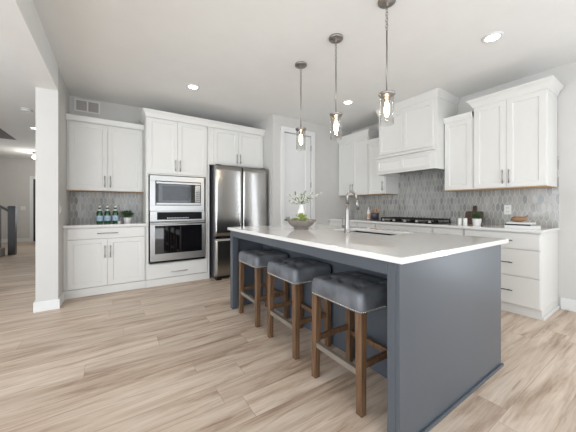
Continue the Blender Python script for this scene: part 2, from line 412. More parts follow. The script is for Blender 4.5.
# base cabinet
BY = 4.25
cabinet('base_cabinet', 'white base cabinet under the green bottles with one wide drawer and two doors', 'cabinet', None,
        (XL+.002, BY), 0, .902, YBK-BY-.002, 0, .883,
        [('drawer', .038, .885, .735, .868, (.455, .802, .23, False)), ('door', .038, .4525, .112, .728, (.425, .56, .16, True)), ('door', .4555, .885, .112, .728, (.484, .56, .16, True))], toe=.105)
tag(box('countertop', M_quartz, XL+.001, .389, BY-.045, YBK-.001, .884, CT, None, .002), 'short white countertop holding the three green bottles', 'countertop')

# ---- oven tower
TY = 4.238; TX = .391; TW = 1.262-.391
tower = empty('oven_tower_cabinet', (TX, TY, 0), 0, 'tall white cabinet with two upper doors around the built-in microwave and oven', 'cabinet')
tb = MB(); TD = YBK-TY-.002
tb.box(0, .03, 0, TD, .105, 2.47); tb.box(TW-.03, TW, 0, TD, .105, 2.47); tb.box(.03, TW-.03, TD-.02, TD, .105, 2.47)
tb.box(.03, TW-.03, 0, TD-.02, 1.615, 2.47); tb.box(.03, TW-.03, 0, TD-.02, .105, .33)
tb.build('carcass', M_cab, tower, .0015)
box('toe_kick', M_cab, 0, TW, -.012, TD, 0, .103, tower, .002)
d = shaker_mb(.012, .4165, 1.636, 2.425).build('door', M_cab, tower, .0015); pull(d, .386, 1.76, .17, True, -.02)
d = shaker_mb(.4195, TW-.02, 1.636, 2.425).build('door', M_cab, tower, .0015); pull(d, .450, 1.76, .17, True, -.02)
d = MB().box(.012, TW-.012, -.02, 0, .112, .318).build('drawer', M_cab, tower, .002); pull(d, TW/2, .19, .24, False, -.02)
# ---- fridge cabinet (joined on the same face), carries its own crown
FX = 1.264; FWd = 2.278-FX
fc = cabinet('fridge_cabinet', 'white two-door cabinet above the stainless refrigerator', 'cabinet', None, (FX, TY), 0, FWd, TD, 1.832, 2.47,
        [('door', .09, .515, 1.85, 2.425, (.485, 1.96, .16, True)), ('door', .518, .975, 1.85, 2.425, (.548, 1.96, .16, True))])
box('side_panel', M_cab, 0, .022, -.02, TD, 0, 1.83, fc, .001)
def crown(parent, W, D, ca, cb_, cp, L, R):
    hgt = cb_-ca
    prof = [(0.021, ca), (.024, ca), (.028, ca+hgt*.12), (.03+cp*.12, ca+hgt*.3), (.03+cp*.4, ca+hgt*.55), (.03+cp*.85, ca+hgt*.8), (.03+cp, ca+hgt*.86), (.03+cp, cb_), (.0, cb_)]
    b = MB(); rows = []
    for o, z in prof:
        rows.append([b.bm.verts.new(p) for p in ((-(o-.02) if L else 0, D, z), (-(o-.02) if L else 0, -o, z), (W+((o-.02) if R else 0), -o, z), (W+((o-.02) if R else 0), D, z))])
    for p, q in zip(rows, rows[1:]):
        for k in range(3):
            if (k == 0 and not L) or (k == 2 and not R): continue
            b.bm.faces.new([p[k], p[k+1], q[k+1], q[k]])
    b.bm.faces.new(rows[-1]); return b.build('crown_molding', M_cab, parent)
crown(tower, TW, TD, 2.43, 2.53, .035, True, False)
crown(fc, FWd, TD, 2.43, 2.53, .035, False, False)

# ---- microwave
YF_ = TY-.02
mw = empty('microwave', (TX, YF_, 1.085), 0, 'built-in stainless steel microwave with trim frame above the wall oven', 'microwave')
z = 0; x0, x1, zt = .043, .812, .518
t = MB(); t.box(x0, x1, -.012, 0, 0, .085); t.box(x0, x1, -.012, 0, .44, zt); t.box(x0, .115, -.012, 0, .085, .44); t.box(.757, x1, -.012, 0, .085, .44)
t.build('trim_frame', M_steel, mw, .002)
box('housing', M_dark, .06, .79, 0.001, .40, .03, .50, mw)
f = MB(); f.box(.117, .755, -.030, 0, .087, .438); f.build('bezel', M_black, mw, .006)
box('door_glass', M_glassblk, .15, .655, -.034, -.030, .125, .395, mw, .002)
box('window', mat('microwave_window', (34, 35, 36), .1, 0, noise=.3, scale=9, spec=.5), .205, .595, -.0355, -.034, .155, .37, mw)
box('top_strip', M_steel, .125, .748, -.038, -.030, .398, .428, mw, .003)
box('bottom_strip', M_steel, .125, .748, -.038, -.030, .092, .122, mw, .003)
cp = box('control_panel', M_steelv, .668, .742, -.034, -.030, .13, .39, mw, .002)
kb = MB()
for i in range(3):
    for j in range(5): kb.box(.675+i*.021, .690+i*.021, -.0355, -.034, .15+j*.032, .17+j*.032)
kb.build('keypad', M_slot, cp)
# ---- oven
ov = empty('wall_oven', (TX, YF_, .335), 0, 'stainless steel built-in wall oven with black glass door below the microwave', 'oven')
x0, x1 = .046, .814
box('housing', M_dark, .06, .79, .001, .55, .0, .72, ov)
cpn = box('control_panel', M_steel, x0, x1, -.02, 0, .60, .748, ov, .002)
box('display', mat('oven_display', (16, 16, 17), .3, spec=.12), .135, .77, -.023, -.02, .625, .735, cpn, .002)
kb = MB()
for i in range(14): kb.box(.27+i*.022, .283+i*.022, -.0236, -.023, .64+.0*i, .655)
kb.build('keypad', M_pull, cpn)
od = MB(); od.box(x0, x1, -.045, 0, .032, .592).build('door', M_steel, ov, .003)
dr = [o for o in bpy.data.objects if o.parent == ov and o.name.startswith('door')][0]
box('window', M_glassblk, .105, .765, -.0485, -.045, .135, .54, dr, .002)
hb = MB(); hb.tube([(x0+.01, -.095, .572), (x1-.01, -.095, .572)], .0125, 12)
for xx in (x0+.05, x1-.05): hb.tube([(xx, -.045, .572), (xx, -.095, .572)], .009)
hb.build('handle', M_steel, dr)
box('badge', M_pull, .40, .47, -.0465, -.045, .078, .09, dr)
box('vent_strip', M_black, x0, x1, -.035, 0, .0, .03, ov)

# ---- refrigerator
RX0, RX1, RY = 1.312, 2.226, 4.0
rf = empty('refrigerator', (RX0, RY, 0), 0, 'stainless steel french-door refrigerator with bottom freezer drawer', 'refrigerator')
RW = RX1-RX0
box('case', M_dark, .004, RW-.004, .075, .80, .05, 1.785, rf, .004)
def rdoor(name, x0, x1, z0, z1, bow=.012, twist=0.0):
    b = MB(); nx, nz = 24, 14; rows = []
    for j in range(nz+1):
        zz = z0+(z1-z0)*j/nz; row = []
        for i in range(nx+1):
            u = i/nx; edge = min(u, 1-u)*(x1-x0)
            rr = .016; e = 0 if edge > rr else (rr-math.sqrt(max(0, rr*rr-(rr-edge)**2)))
            tv = (j/nz-.5)
            y = -bow*(1-(2*u-1)**2)*1.0 + e + twist*tv*(u-.5)
            row.append(b.bm.verts.new((x0+(x1-x0)*u, y, zz)))
        rows.append(row)
    for a, c in zip(rows, rows[1:]):
        for i in range(nx):
            f_ = b.bm.faces.new([a[i], a[i+1], c[i+1], c[i]]); f_.smooth = True
    # sides, top, bottom, back
    def y2(v): return b.bm.verts.new((v.co.x, .068, v.co.z))
    bot = [y2(v) for v in rows[0]]; top = [y2(v) for v in rows[-1]]
    for i in range(nx):
        b.bm.faces.new([rows[0][i+1], rows[0][i], bot[i], bot[i+1]]); b.bm.faces.new([rows[-1][i], rows[-1][i+1], top[i+1], top[i]])
    b.bm.faces.new([r[0] for r in rows]+[top[0], bot[0]]); b.bm.faces.new(([r[-1] for r in rows]+[top[-1], bot[-1]])[::-1])
    b.bm.faces.new([bot[0], bot[-1], top[-1], top[0]])
    return b.build(name, M_steelv, rf)
rdoor('door', 0, RW/2-.004, .69, 1.80, .006, .010)
rdoor('door', RW/2+.004, RW, .69, 1.80, .006, .010)
rdoor('freezer_drawer', 0, RW, .065, .648, .003)
box('pocket_handle', M_black, .01, RW-.01, .02, .075, .648, .69, rf)
box('hinge_cover', M_dark, .02, .10, .03, .12, 1.80, 1.815, rf, .003); box('hinge_cover', M_dark, RW-.10, RW-.02, .03, .12, 1.80, 1.815, rf, .003)
ft = MB(); ft.box(.03, .11, .03, .12, 0, .05); ft.box(RW-.11, RW-.03, .03, .12, 0, .05); ft.box(.03, RW-.03, .10, .16, .01, .06); ft.build('foot', M_black, rf)

# ------------------------------------------------------------------ backsplash of picket tiles
def clip(poly, a, b, c):          # keep a*x+b*y<=c
    out = []
    for i, p in enumerate(poly):
        q = poly[(i+1) % len(poly)]; dp = a*p[0]+b*p[1]-c; dq = a*q[0]+b*q[1]-c
        if dp <= 0: out.append(p)
        if (dp < 0 < dq) or (dq < 0 < dp):
            t_ = dp/(dp-dq); out.append((p[0]+(q[0]-p[0])*t_, p[1]+(q[1]-p[1])*t_))
    return out
def backsplash(name, loc, rz, W, z0, z1, th=.009, label='', extra=None):
    """local x 0..W along wall, front at -y"""
    b = MB(); b.box(0, W, -th+.0025, 0, z0, z1, M_grout)
    pw, ph, rise, gap = .049, .136, .039, .0042
    rnd = random.Random(3)
    rows_ = int((z1-z0)/(ph-rise))+3
    for r in range(-1, rows_):
        for c_ in range(-1, int(W/pw)+2):
            cx = c_*pw+(pw/2 if r % 2 else 0); cz = z0+r*(ph-rise)+.03
            hw = pw/2-gap/2; hh = ph/2-gap/2
            hexa = [(cx-hw, cz-hh+rise), (cx, cz-hh), (cx+hw, cz-hh+rise), (cx+hw, cz+hh-rise), (cx, cz+hh), (cx-hw, cz+hh-rise)]
            for (A, B, C_) in ((-1, 0, 0), (1, 0, W), (0, -1, -z0), (0, 1, z1)):
                if len(hexa) > 2: hexa = clip(hexa, A, B, C_)
            mt = rnd.choice(M_tiles+[M_tiles[0], M_tiles[1], M_tiles[2]])
            if len(hexa) < 3: continue
            ar = abs(sum(hexa[i][0]*hexa[(i+1) % len(hexa)][1]-hexa[(i+1) % len(hexa)][0]*hexa[i][1] for i in range(len(hexa))))/2
            if ar < 4e-6: continue
            tilt = (rnd.uniform(-.0004, .0004), rnd.uniform(-.0004, .0004))
            mx_ = sum(p[0] for p in hexa)/len(hexa); mz_ = sum(p[1] for p in hexa)/len(hexa)
            fr = [b.bm.verts.new((mx_+(x-mx_)*.97, -th+(tilt[0]*(x-mx_)+tilt[1]*(z_-mz_))/.03, mz_+(z_-mz_)*.985)) for x, z_ in hexa]
            bk = [b.bm.verts.new((x, -th+.0024, z_)) for x, z_ in hexa]
            mi = b.mi(mt); f_ = b.bm.faces.new(fr); f_.material_index = mi
            for k in range(len(fr)):
                n = (k+1) % len(fr); f_ = b.bm.faces.new([fr[k], bk[k], bk[n], fr[n]]); f_.material_index = mi
    o = b.build(name, None, None); o.location = loc; o.rotation_euler = (0, 0, rz)
    tag(o, label, 'backsplash'); return o
backsplash('tile_backsplash', (XL+.001, YBK-.001, 0), 0, .905, CT+.001, 1.370, label='grey picket-tile backsplash behind the green bottles')
backsplash('tile_backsplash', (XW-.001, YP-.001, 0), -pi/2, YP-.79, CT+.001, 1.72, label='long grey picket-tile backsplash behind the cooktop')

# ------------------------------------------------------------------ cooktop wall cabinets (rotated, local x runs toward the camera)
UX = 3.825; UD = XW-UX-.011; RZ = -pi/2
def wc(label, yh, yl, z1, doors, cr, pl=True, L=False, R=False):
    W = yh-yl-.002
    return cabinet('wall_cabinet', label, 'cabinet', 'white wall cabinets along the cooktop wall', (UX, yh-.001), RZ, W, UD, 1.372, z1, doors, crown=cr, ply=pl)
W = .763
wc('tall white two-door wall cabinet in the corner left of the range hood', YP-.001, 3.141, 2.46,
   [('door', .02, .388, 1.376, 2.43, (.358, 1.50, .16, True)), ('door', .391, W-.012, 1.376, 2.43, (.421, 1.50, .16, True))], (2.43, 2.53, .04, False, True))
wc('narrow lower white wall cabinet just left of the range hood', 3.141, 2.792, 2.29,
   [('door', .012, .338, 1.376, 2.27, (.312, 1.50, .16, True))], (2.27, 2.335, .012, False, False))
wc('narrow single-door white wall cabinet just right of the range hood', 1.844, 1.491, 2.30,
   [('door', .012, .338, 1.376, 2.285, None)], (2.285, 2.36, .012, False, False))
W = 1.491-.801
wc('tall white two-door wall cabinet at the right end above the books', 1.491, .801, 2.43,
   [('door', .012, .338, 1.376, 2.395, (.310, 1.50, .16, True)), ('door', .341, W-.012, 1.376, 2.395, (.369, 1.50, .16, True))], (2.395, 2.495, .045, True, True))

# ---- range hood
hood = empty('range_hood', (0, 0, 0), 0, 'white paneled range hood above the black gas cooktop', 'range hood')
HX, HY0, HY1 = 3.64, 1.847, 2.789
hx = XW-.0105
box('body', M_cab, HX, hx, HY0, HY1, 1.93, 2.70, hood, .002)
def faceX(name, y0, y1, z0, z1, x, parent, rail=.05):
    b = shaker_mb(0, y1-y0, z0, z1, 0, .018, rail)
    bmesh.ops.transform(b.bm, matrix=Matrix.Translation((x, y1, 0)) @ Matrix.Rotation(-pi/2, 4, 'Z'), verts=b.bm.verts[:])
    return b.build(name, M_cab, parent, .0015)
ym = 2.34
faceX('upper_panel', HY0+.05, ym-.002, 1.98, 2.60, HX, hood); faceX('upper_panel', ym+.002, HY1-.02, 1.98, 2.60, HX, hood)
VX = 3.585
v = MB(); v.box(VX, VX+.02, HY0, HY1, 1.665, 1.915); v.box(VX+.02, hx, HY0, HY0+.02, 1.665, 1.915); v.box(VX+.02, hx, HY1-.02, HY1, 1.665, 1.915)
v.box(VX+.02, hx, HY0+.02, HY1-.02, 1.73, 1.75); v.build('valance', M_cab, hood, .002)
faceX('valance_panel', HY0+.06, ym-.002, 1.70, 1.885, VX, hood, .035); faceX('valance_panel', ym+.002, HY1-.03, 1.70, 1.885, VX, hood, .035)
box('shelf_molding', M_cab, VX-.045, hx, HY0+.001, HY1-.001, 1.915, 1.945, hood, .006)
cr = MB(); rows = []
for o_, z_ in [(0, 2.63), (.008, 2.635), (.012, 2.655), (.022, 2.69), (.032, 2.712), (.034, 2.734), (0, 2.734)]:
    rows.append([cr.bm.verts.new(p) for p in ((hx, HY0-o_*.0+(-o_), z_), (HX-o_, HY0-o_, z_), (HX-o_, HY1+o_, z_), (hx, HY1+o_, z_))])
for p, q in zip(rows, rows[1:]):
    for k in range(3): cr.bm.faces.new([p[k], p[k+1], q[k+1], q[k]])
cr.build('crown_molding', M_cab, hood)
box('filter', M_steel, VX+.06, hx-.06, HY0+.08, HY1-.08, 1.722, 1.73, hood)

# ---- base cabinets
BX = 3.577; BD = XW-BX-.002
def bc(label, yh, yl, fr): return cabinet('base_cabinet', label, 'cabinet', 'white base cabinets under the cooktop counter', (BX, yh-.001), RZ, yh-yl-.002, BD, 0, .883, fr, toe=.105, toe_in=.035)
w_ = YP-3.181-.002
bc('white corner base cabinet below the counter, far left beside the pantry wall', YP-.001, 3.181, [('drawer', .02, w_-.01, .735, .868, (w_/2, .80, .2, False)), ('door', .02, w_/2-.002, .112, .728, None), ('door', w_/2+.002, w_-.01, .112, .728, None)])
w_ = 3.181-2.79-.002
bc('narrow white base cabinet below the dark utensil crock', 3.181, 2.79, [('drawer', .01, w_-.01, .735, .868, (w_/2, .80, .16, False)), ('door', .01, w_-.01, .112, .728, None)])
w_ = 2.79-1.871-.002
bc('wide white base cabinet directly under the black cooktop', 2.79, 1.871, [('drawer', .01, w_-.01, .735, .868, (w_/2, .80, .26, False)), ('drawer', .01, w_-.01, .426, .728, (w_/2, .58, .26, False)), ('drawer', .01, w_-.01, .112, .419, (w_/2, .27, .26, False))])
w_ = 1.871-1.494-.002
bc('narrow white base cabinet right of the cooktop, below the shakers', 1.871, 1.494, [('drawer', .01, w_-.01, .735, .868, None), ('door', .01, w_-.01, .112, .728, None)])
w_ = 1.494-.797-.002
bc('white three-drawer base cabinet at the right end below the stacked books', 1.494, .797, [('drawer', .01, w_-.006, .703, .868, (w_/2, .79, .26, False)), ('drawer', .01, w_-.006, .416, .697, (w_/2, .555, .26, False)), ('drawer', .01, w_-.006, .112, .410, (w_/2, .258, .26, False))])
endc = [o for o in bpy.data.objects if o.get('label', '').startswith('white three-drawer base')][0]
box('shoe_molding', M_cab, w_+.0005, w_+.016, .02, BD, 0, .03, endc, .004)
for o in endc.children_recursive:
    if o.name.startswith('handle') or o.data.materials[0] == M_pull: o.data.materials[0] = M_pull_refl; o['label'] = 'bar pull with a dark reflection painted in'
tag(box('countertop', M_quartz, BX-.05, XW-.001, .780, YP-.001, .884, CT, None, .002), 'long white countertop under the cooktop, along the tiled wall', 'countertop')

# ------------------------------------------------------------------ pantry door
dn = empty('door_1', (2.515, YP, 0)); dn['kind'] = 'structure'
cs = MB(); yy = -.016
cs.box(-.085, -.005, yy, 0, 0, 2.56); cs.box(.605, .685, yy, 0, 0, 2.56); cs.box(-.085, .685, yy-.004, 0, 2.475, 2.56)
cs.build('casing', M_trim, dn, .004)
b = shaker_mb(.0, .60, .01, .95, .055, .035, .11, .009); b2 = shaker_mb(.0, .60, .951, 2.465, .055, .035, .11, .009)
b.build('panel', M_trim, dn, .002); b2.build('panel', M_trim, dn, .002)
hg = MB()
for zz in (2.25, 1.56, .25): hg.box(.596, .608, -.006, .02, zz-.05, zz+.05)
hg.build('hinge', M_pull, dn)
kn = MB(); kn.tube([(.055, .02, .95), (.055, -.04, .95)], .009); kn.sphere((.055, -.05, .95), .026); kn.build('door_knob', M_pull, dn)

# ------------------------------------------------------------------ wall vent and plates
vn = empty('air_vent', (-.312, YBK, 2.525), 0, 'white return air vent grille high on the wall above the left cabinet', 'vent')
f = MB(); f.box(-.15, .15, -.012, 0, 0, .02); f.box(-.15, .15, -.012, 0, .16, .18); f.box(-.15, -.13, -.012, 0, .02, .16); f.box(.13, .15, -.012, 0, .02, .16); f.box(-.01, .01, -.012, 0, .02, .16)
f.build('frame', M_trim, vn, .002)
sl = MB()
for i in range(9): sl.box(-.13, .13, -.008, -.002, .024+i*.015, .031+i*.015)
sl.build('louvers', mat('vent_louvers', (196, 190, 186), .5), vn)
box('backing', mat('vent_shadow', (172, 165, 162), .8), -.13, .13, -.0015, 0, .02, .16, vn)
def plate(name, label, cat, loc, rz, w=.075, h=.12, kind='outlet'):
    e = empty(name, loc, rz, label, cat)
    box('plate', M_white, -w/2, w/2, -.006, 0, -h/2, h/2, e, .002)
    if kind == 'outlet':
        q = MB(); q.box(-.018, .018, -.008, -.006, .008, .04); q.box(-.018, .018, -.008, -.006, -.04, -.008); s_ = q.build('receptacle', M_foil, e, .003)
        for zz in (.024, -.024):
            for xx in (-.009, .006): box('slot', M_dark, xx, xx+.003, -.0085, -.008, zz-.006, zz+.008, s_)
    else:
        MB().box(-.016, .016, -.011, -.006, -.033, .033).build('rocker', M_foil, e, .002)
plate('wall_outlet', 'white electrical outlet on the tile above the books', 'outlet', (XW-.0105, 1.252, 1.11), RZ)
plate('light_switch', 'white light switch on the short wall left of the cabinets', 'switch', (XL, 4.03, 1.115), pi/2, kind='switch')
plate('light_switch', 'white light switch plate on the far hallway wall', 'switch', (-2.46, YHALL, 1.11), 0, w=.12, kind='switch')

# ------------------------------------------------------------------ island
IX0, IX1, IY0, IY1 = 1.087, 2.39, .707, 2.89
isl = empty('kitchen_island', (1.74, 1.8, 0), 0, 'slate blue kitchen island base with open knee space for the stools', 'kitchen island')
def ib(name, x0, x1, y0, y1, z0, z1, m=M_island, bv=.002):
    return box(name, m, x0-1.74, x1-1.74, y0-1.8, y1-1.8, z0, z1, isl, bv)
PX0, PX1 = 1.112, 2.332
ib('end_panel', PX0, PX1, .735, .755, 0, .883); ib('end_post', PX0, PX0+.07, .756, .803, 0, .883); 
ib('end_panel', PX0, PX1, 2.845, 2.865, 0, .883); ib('end_post', PX0, PX0+.07, 2.797, 2.844, 0, .883)
ib('apron', PX0, PX0+.02, .804, 2.796, .815, .883)
ib('back_panel', 1.52, 1.54, .756, 2.844, 0, .883)
cbx = MB(); cbx.box(1.541-1.74, 1.86-1.74, .756-1.8, 2.844-1.8, .1, .883); cbx.box(1.86-1.74, 2.312-1.74, .756-1.8, 1.30-1.8, .1, .883); cbx.box(1.86-1.74, 2.312-1.74, 2.02-1.8, 2.844-1.8, .1, .883); cbx.box(1.86-1.74, 2.312-1.74, 1.30-1.8, 2.02-1.8, .1, .62)
cbx.box(2.277-1.74, 2.312-1.74, 1.30-1.8, 2.02-1.8, .62, .883)
cbx.build('carcass', M_island, isl)
bs = MB()
def shoe(x0, x1, y0, y1): bs.box(x0-1.74, x1-1.74, y0-1.8, y1-1.8, 0, .018)
shoe(PX0-.0, PX1+.014, .721, .7345); shoe(PX1+.0005, PX1+.014, .735, 2.865)
bs.build('shoe_molding', M_island, isl, .004)
for k in range(4):
    y0 = .76+k*.521
    b = shaker_mb(0, .515, .11, .875, 0, .019, .06)
    bmesh.ops.transform(b.bm, matrix=Matrix.Translation((2.312-1.74, y0-1.8, 0)) @ Matrix.Rotation(pi/2, 4, 'Z'), verts=b.bm.verts[:])
    dd = b.build('door', M_island, isl, .0015)
    hh = MB(); hh.tube([(2.362-1.74, y0+.05-1.8, .65), (2.362-1.74, y0+.05-1.8, .80)], .0055)
    for zz in (.67, .78): hh.tube([(2.331-1.74, y0+.05-1.8, zz), (2.362-1.74, y0+.05-1.8, zz)], .0045)
    hh.build('handle', M_pull, dd)
# countertop with the sink opening
SX0, SX1, SY0, SY1 = 1.875, 2.225, 1.33, 1.99
ct = MB()
xs_ = [IX0, SX0, SX1, IX1]; ys_ = [IY0, SY0, SY1, IY1]
def ring(z, flip):
    V = [[ct.bm.verts.new((x, y, z)) for y in ys_] for x in xs_]
    for i in range(3):
        for j in range(3):
            if i == 1 and j == 1: continue
            q = [V[i][j], V[i+1][j], V[i+1][j+1], V[i][j+1]]
            ct.bm.faces.new(q[::-1] if flip else q)
    return V
A = ring(CT, False); B = ring(.884, True)
for i in range(3):
    ct.bm.faces.new([A[i][0], B[i][0], B[i+1][0], A[i+1][0]]); ct.bm.faces.new([A[i+1][3], B[i+1][3], B[i][3], A[i][3]])
    ct.bm.faces.new([A[0][i+1], B[0][i+1], B[0][i], A[0][i]]); ct.bm.faces.new([A[3][i], B[3][i], B[3][i+1], A[3][i+1]])
ct.bm.faces.new([A[1][1], A[2][1], B[2][1], B[1][1]]); ct.bm.faces.new([A[2][2], A[1][2], B[1][2], B[2][2]])
ct.bm.faces.new([A[1][2], A[1][1], B[1][1], B[1][2]]); ct.bm.faces.new([A[2][1], A[2][2], B[2][2], B[2][1]])
tag(ct.build('island_countertop', M_quartz, None, .003), 'glossy white quartz island countertop with the sink cut into it', 'countertop')
sk = MB(); e_ = .006; zb = .66
o0 = (SX0-.012, SX1+.012, SY0-.012, SY1+.012)
sk.box(o0[0], o0[1], o0[2], o0[3], zb-.01, zb)
sk.box(o0[0], o0[0]+.01, o0[2], o0[3], zb, .8835); sk.box(o0[1]-.01, o0[1], o0[2], o0[3], zb, .8835)
sk.box(o0[0]+.01, o0[1]-.01, o0[2], o0[2]+.01, zb, .8835); sk.box(o0[0]+.01, o0[1]-.01, o0[3]-.01, o0[3], zb, .8835)
M_sink = mat('sink_steel', (70, 70, 70), .4, 1.0)
snk = sk.build('sink_basin', M_sink); tag(snk, 'undermount steel sink sunk in the island countertop beside the faucet', 'sink')
MB().lathe([(.0, 0), (.035, 0), (.04, .004), (.0, .005)], 16, ((SX0+SX1)/2, (SY0+SY1)/2, zb)).build('drain', M_pull, snk)

# faucet
fa = empty('faucet', (1.775, 1.70, CT), 0, 'tall brushed nickel gooseneck faucet beside the island sink', 'faucet')
fb = MB(); fb.lathe([(.030, 0), (.030, .006), (.026, .012), (.024, .05), (.020, .12), (.015, .20), (.0145, .26)], 20)
fb.build('body', M_nickel, fa)
arc = [(0, 0, .26), (0, 0, .325)]
for k in range(1, 13):
    a = pi*k/12*1.0; arc.append((.045-.045*cos(a), -.02*(1-cos(a))/2, .325+.045*sin(a)))
arc.append((.096, -.021, .295))
MB().tube(arc, .0125, 12).build('spout', M_nickel, fa)
MB().tube([(.095, -.021, .297), (.101, -.023, .26), (.110, -.024, .205)], [.0135, .0145, .016], 14).build('spray_head', M_nickel, fa)
hd = MB(); hd.tube([(0, .01, .05), (0, .055, .05)], [.014, .013], 12); hd.tube([(0, .05, .05), (.0, .056, .06), (.0, .060, .135)], [.006, .006, .0045], 8); hd.build('lever_handle', M_nickel, fa)

# ------------------------------------------------------------------ stools
def seat_mb(hx_, hy_, z0, z1):
    """rounded upholstered pad with a tufted top"""
    b = MB(); nx, ny = 26, 30; rc = .035
    tufts = [(sx*hx_*.42, sy*hy_*.0+ky*hy_*.5) for sx in (-1, 1) for sy in (0,) for ky in (-1, 0, 1)]
    def top(x, y):
        ex = abs(x)/hx_; ey = abs(y)/hy_
        z = z1+.012*(1-ex**2)*(1-ey**2)
        ed = min(hx_-abs(x), hy_-abs(y)); r = .03
        if ed < r: z -= r-math.sqrt(max(0, r*r-(r-ed)**2))
        for tx, ty in tufts:
            d2 = (x-tx)**2+(y-ty)**2; z -= .022*math.exp(-d2/.0007)
            # pleats between buttons
        for tx in (-hx_*.42, hx_*.42):
            if abs(y) < hy_*.8: z -= .007*math.exp(-((x-tx)/.009)**2)
        for ty in (-hy_*.5, 0, hy_*.5): z -= .007*math.exp(-((y-ty)/.009)**2)*(1 if ex < .85 else .3)
        return z
    def cs_(t): return math.copysign(1-(1-abs(t))**1.25, t)
    G_ = []
    for i in range(nx+1):
        row = []
        for j in range(ny+1):
            u = cs_(-1+2*i/nx); v_ = cs_(-1+2*j/ny); x = u*hx_; y = v_*hy_
            z = top(x, y)
            # round the plan corners
            px, py = x, y; kx = abs(x)-(hx_-rc); ky = abs(y)-(hy_-rc)
            if kx > 0 and ky > 0:
                l = math.hypot(kx, ky); mxx = max(kx, ky); s_ = mxx/l
                px = math.copysign(hx_-rc+kx*s_, x); py = math.copysign(hy_-rc+ky*s_, y)
            row.append(b.bm.verts.new((px, py, z)))
        G_.append(row)
    for i in range(nx):
        for j in range(ny):
            f = b.bm.faces.new([G_[i][j], G_[i+1][j], G_[i+1][j+1], G_[i][j+1]]); f.smooth = True
    loop = [G_[i][0] for i in range(nx+1)]+[G_[nx][j] for j in range(1, ny+1)]+[G_[i][ny] for i in range(nx-1, -1, -1)]+[G_[0][j] for j in range(ny-1, 0, -1)]
    prev = loop; zt_ = [v_.co.z for v_ in loop]
    for k, (fz, off) in enumerate(((.3, 1.012), (.6, 1.015), (.85, 1.01), (1, 1.0))):
        cur = [b.bm.verts.new((v_.co.x*off, v_.co.y*off, zt+(z0-zt)*fz)) for v_, zt in zip(loop, zt_)]
        for q in range(len(loop)):
            f = b.bm.faces.new([prev[q], prev[(q+1) % len(loop)], cur[(q+1) % len(loop)], cur[q]][::-1]); f.smooth = True
        prev = cur
    b.bm.faces.new(prev)
    return b
SHX, SHY = .188, .222
def make_stool(loc, label):
    e = empty('bar_stool', loc, 0, label, 'stool', 'grey leather counter stools tucked under the island')
    s = seat_mb(SHX, SHY, .563, .672).build('seat', M_leather, e)
    for sx in (-1, 1):
        for ky in (-1, 0, 1): MB().sphere((sx*SHX*.42, ky*SHY*.5, .666), .008, seg=8, rings=6, sc=(1, 1, .6)).build('tuft_button', M_leather, s)
    nl = MB(); r = .0052; z = .571; st = .0115
    n = int(2*(SHY-.03)/st)
    for k in range(n+1):
        y = -(SHY-.03)+2*(SHY-.03)*k/n
        for sx in (-1, 1): nl.sphere((sx*(SHX+.0005), y, z), r, seg=6, rings=4)
    n = int(2*(SHX-.03)/st)
    for k in range(n+1):
        x = -(SHX-.03)+2*(SHX-.03)*k/n
        for sy in (-1, 1): nl.sphere((x, sy*(SHY+.0005), z), r, seg=6, rings=4)
    for sx in (-1, 1):
        for sy in (-1, 1):
            for k in range(1, 4):
                a = pi/2*k/4; nl.sphere((sx*(SHX-.033+.032*cos(a)), sy*(SHY-.033+.032*sin(a)), z), r, seg=6, rings=4)
    nl.build('nailhead_trim', M_nail, s)
    fr = MB(); fr.box(-.128, .128, -.165, -.145, .54, .562); fr.box(-.128, .128, .145, .165, .54, .562); fr.box(-.128, -.108, -.145, .145, .54, .562); fr.box(.108, .128, -.145, .145, .54, .562)
    fr.build('seat_frame', M_wood, e, .002)
    for sx in (-1, 1):
        for sy in (-1, 1):
            b = MB(); tx, ty, bx, by = sx*.157, sy*.190, sx*.162, sy*.196; ht, hb = .0235, .020
            T = [b.bm.verts.new((tx+i*ht, ty+j*ht, .5625)) for i, j in ((-1, -1), (1, -1), (1, 1), (-1, 1))]
            Bv = [b.bm.verts.new((bx+i*hb, by+j*hb, 0)) for i, j in ((-1, -1), (1, -1), (1, 1), (-1, 1))]
            b.bm.faces.new(T); b.bm.faces.new(Bv[::-1])
            for k in range(4): b.bm.faces.new([Bv[k], Bv[(k+1) % 4], T[(k+1) % 4], T[k]])
            b.build('leg', M_wood, e, .003)
    for sx in (-1, 1): box('stretcher', M_wood, sx*.160-.011, sx*.160+.011, -.173, .173, .205, .24, e, .002)
    kp = MB().box(-.176, -.1485, -.172, .172, .2405, .2435).box(-.176, -.1715, -.172, .172, .210, .2405).build('kick_plate', M_kick, e, .0006); kp['label'] = 'metal kick plate on the front footrest'
    for sy in (-1, 1): box('stretcher', M_wood, -.138, .138, sy*.193-.011, sy*.193+.011, .245, .28, e, .002)
    return e
st0 = make_stool((1.302, 1.185, 0), 'grey tufted leather counter stool nearest the camera, by the island end')
copy_tree(st0, None, (1.315, 1.825, 0), 'grey tufted leather counter stool in the middle of the three')
copy_tree(st0, None, (1.315, 2.46, 0), 'grey tufted leather counter stool farthest back, nearest the refrigerator')

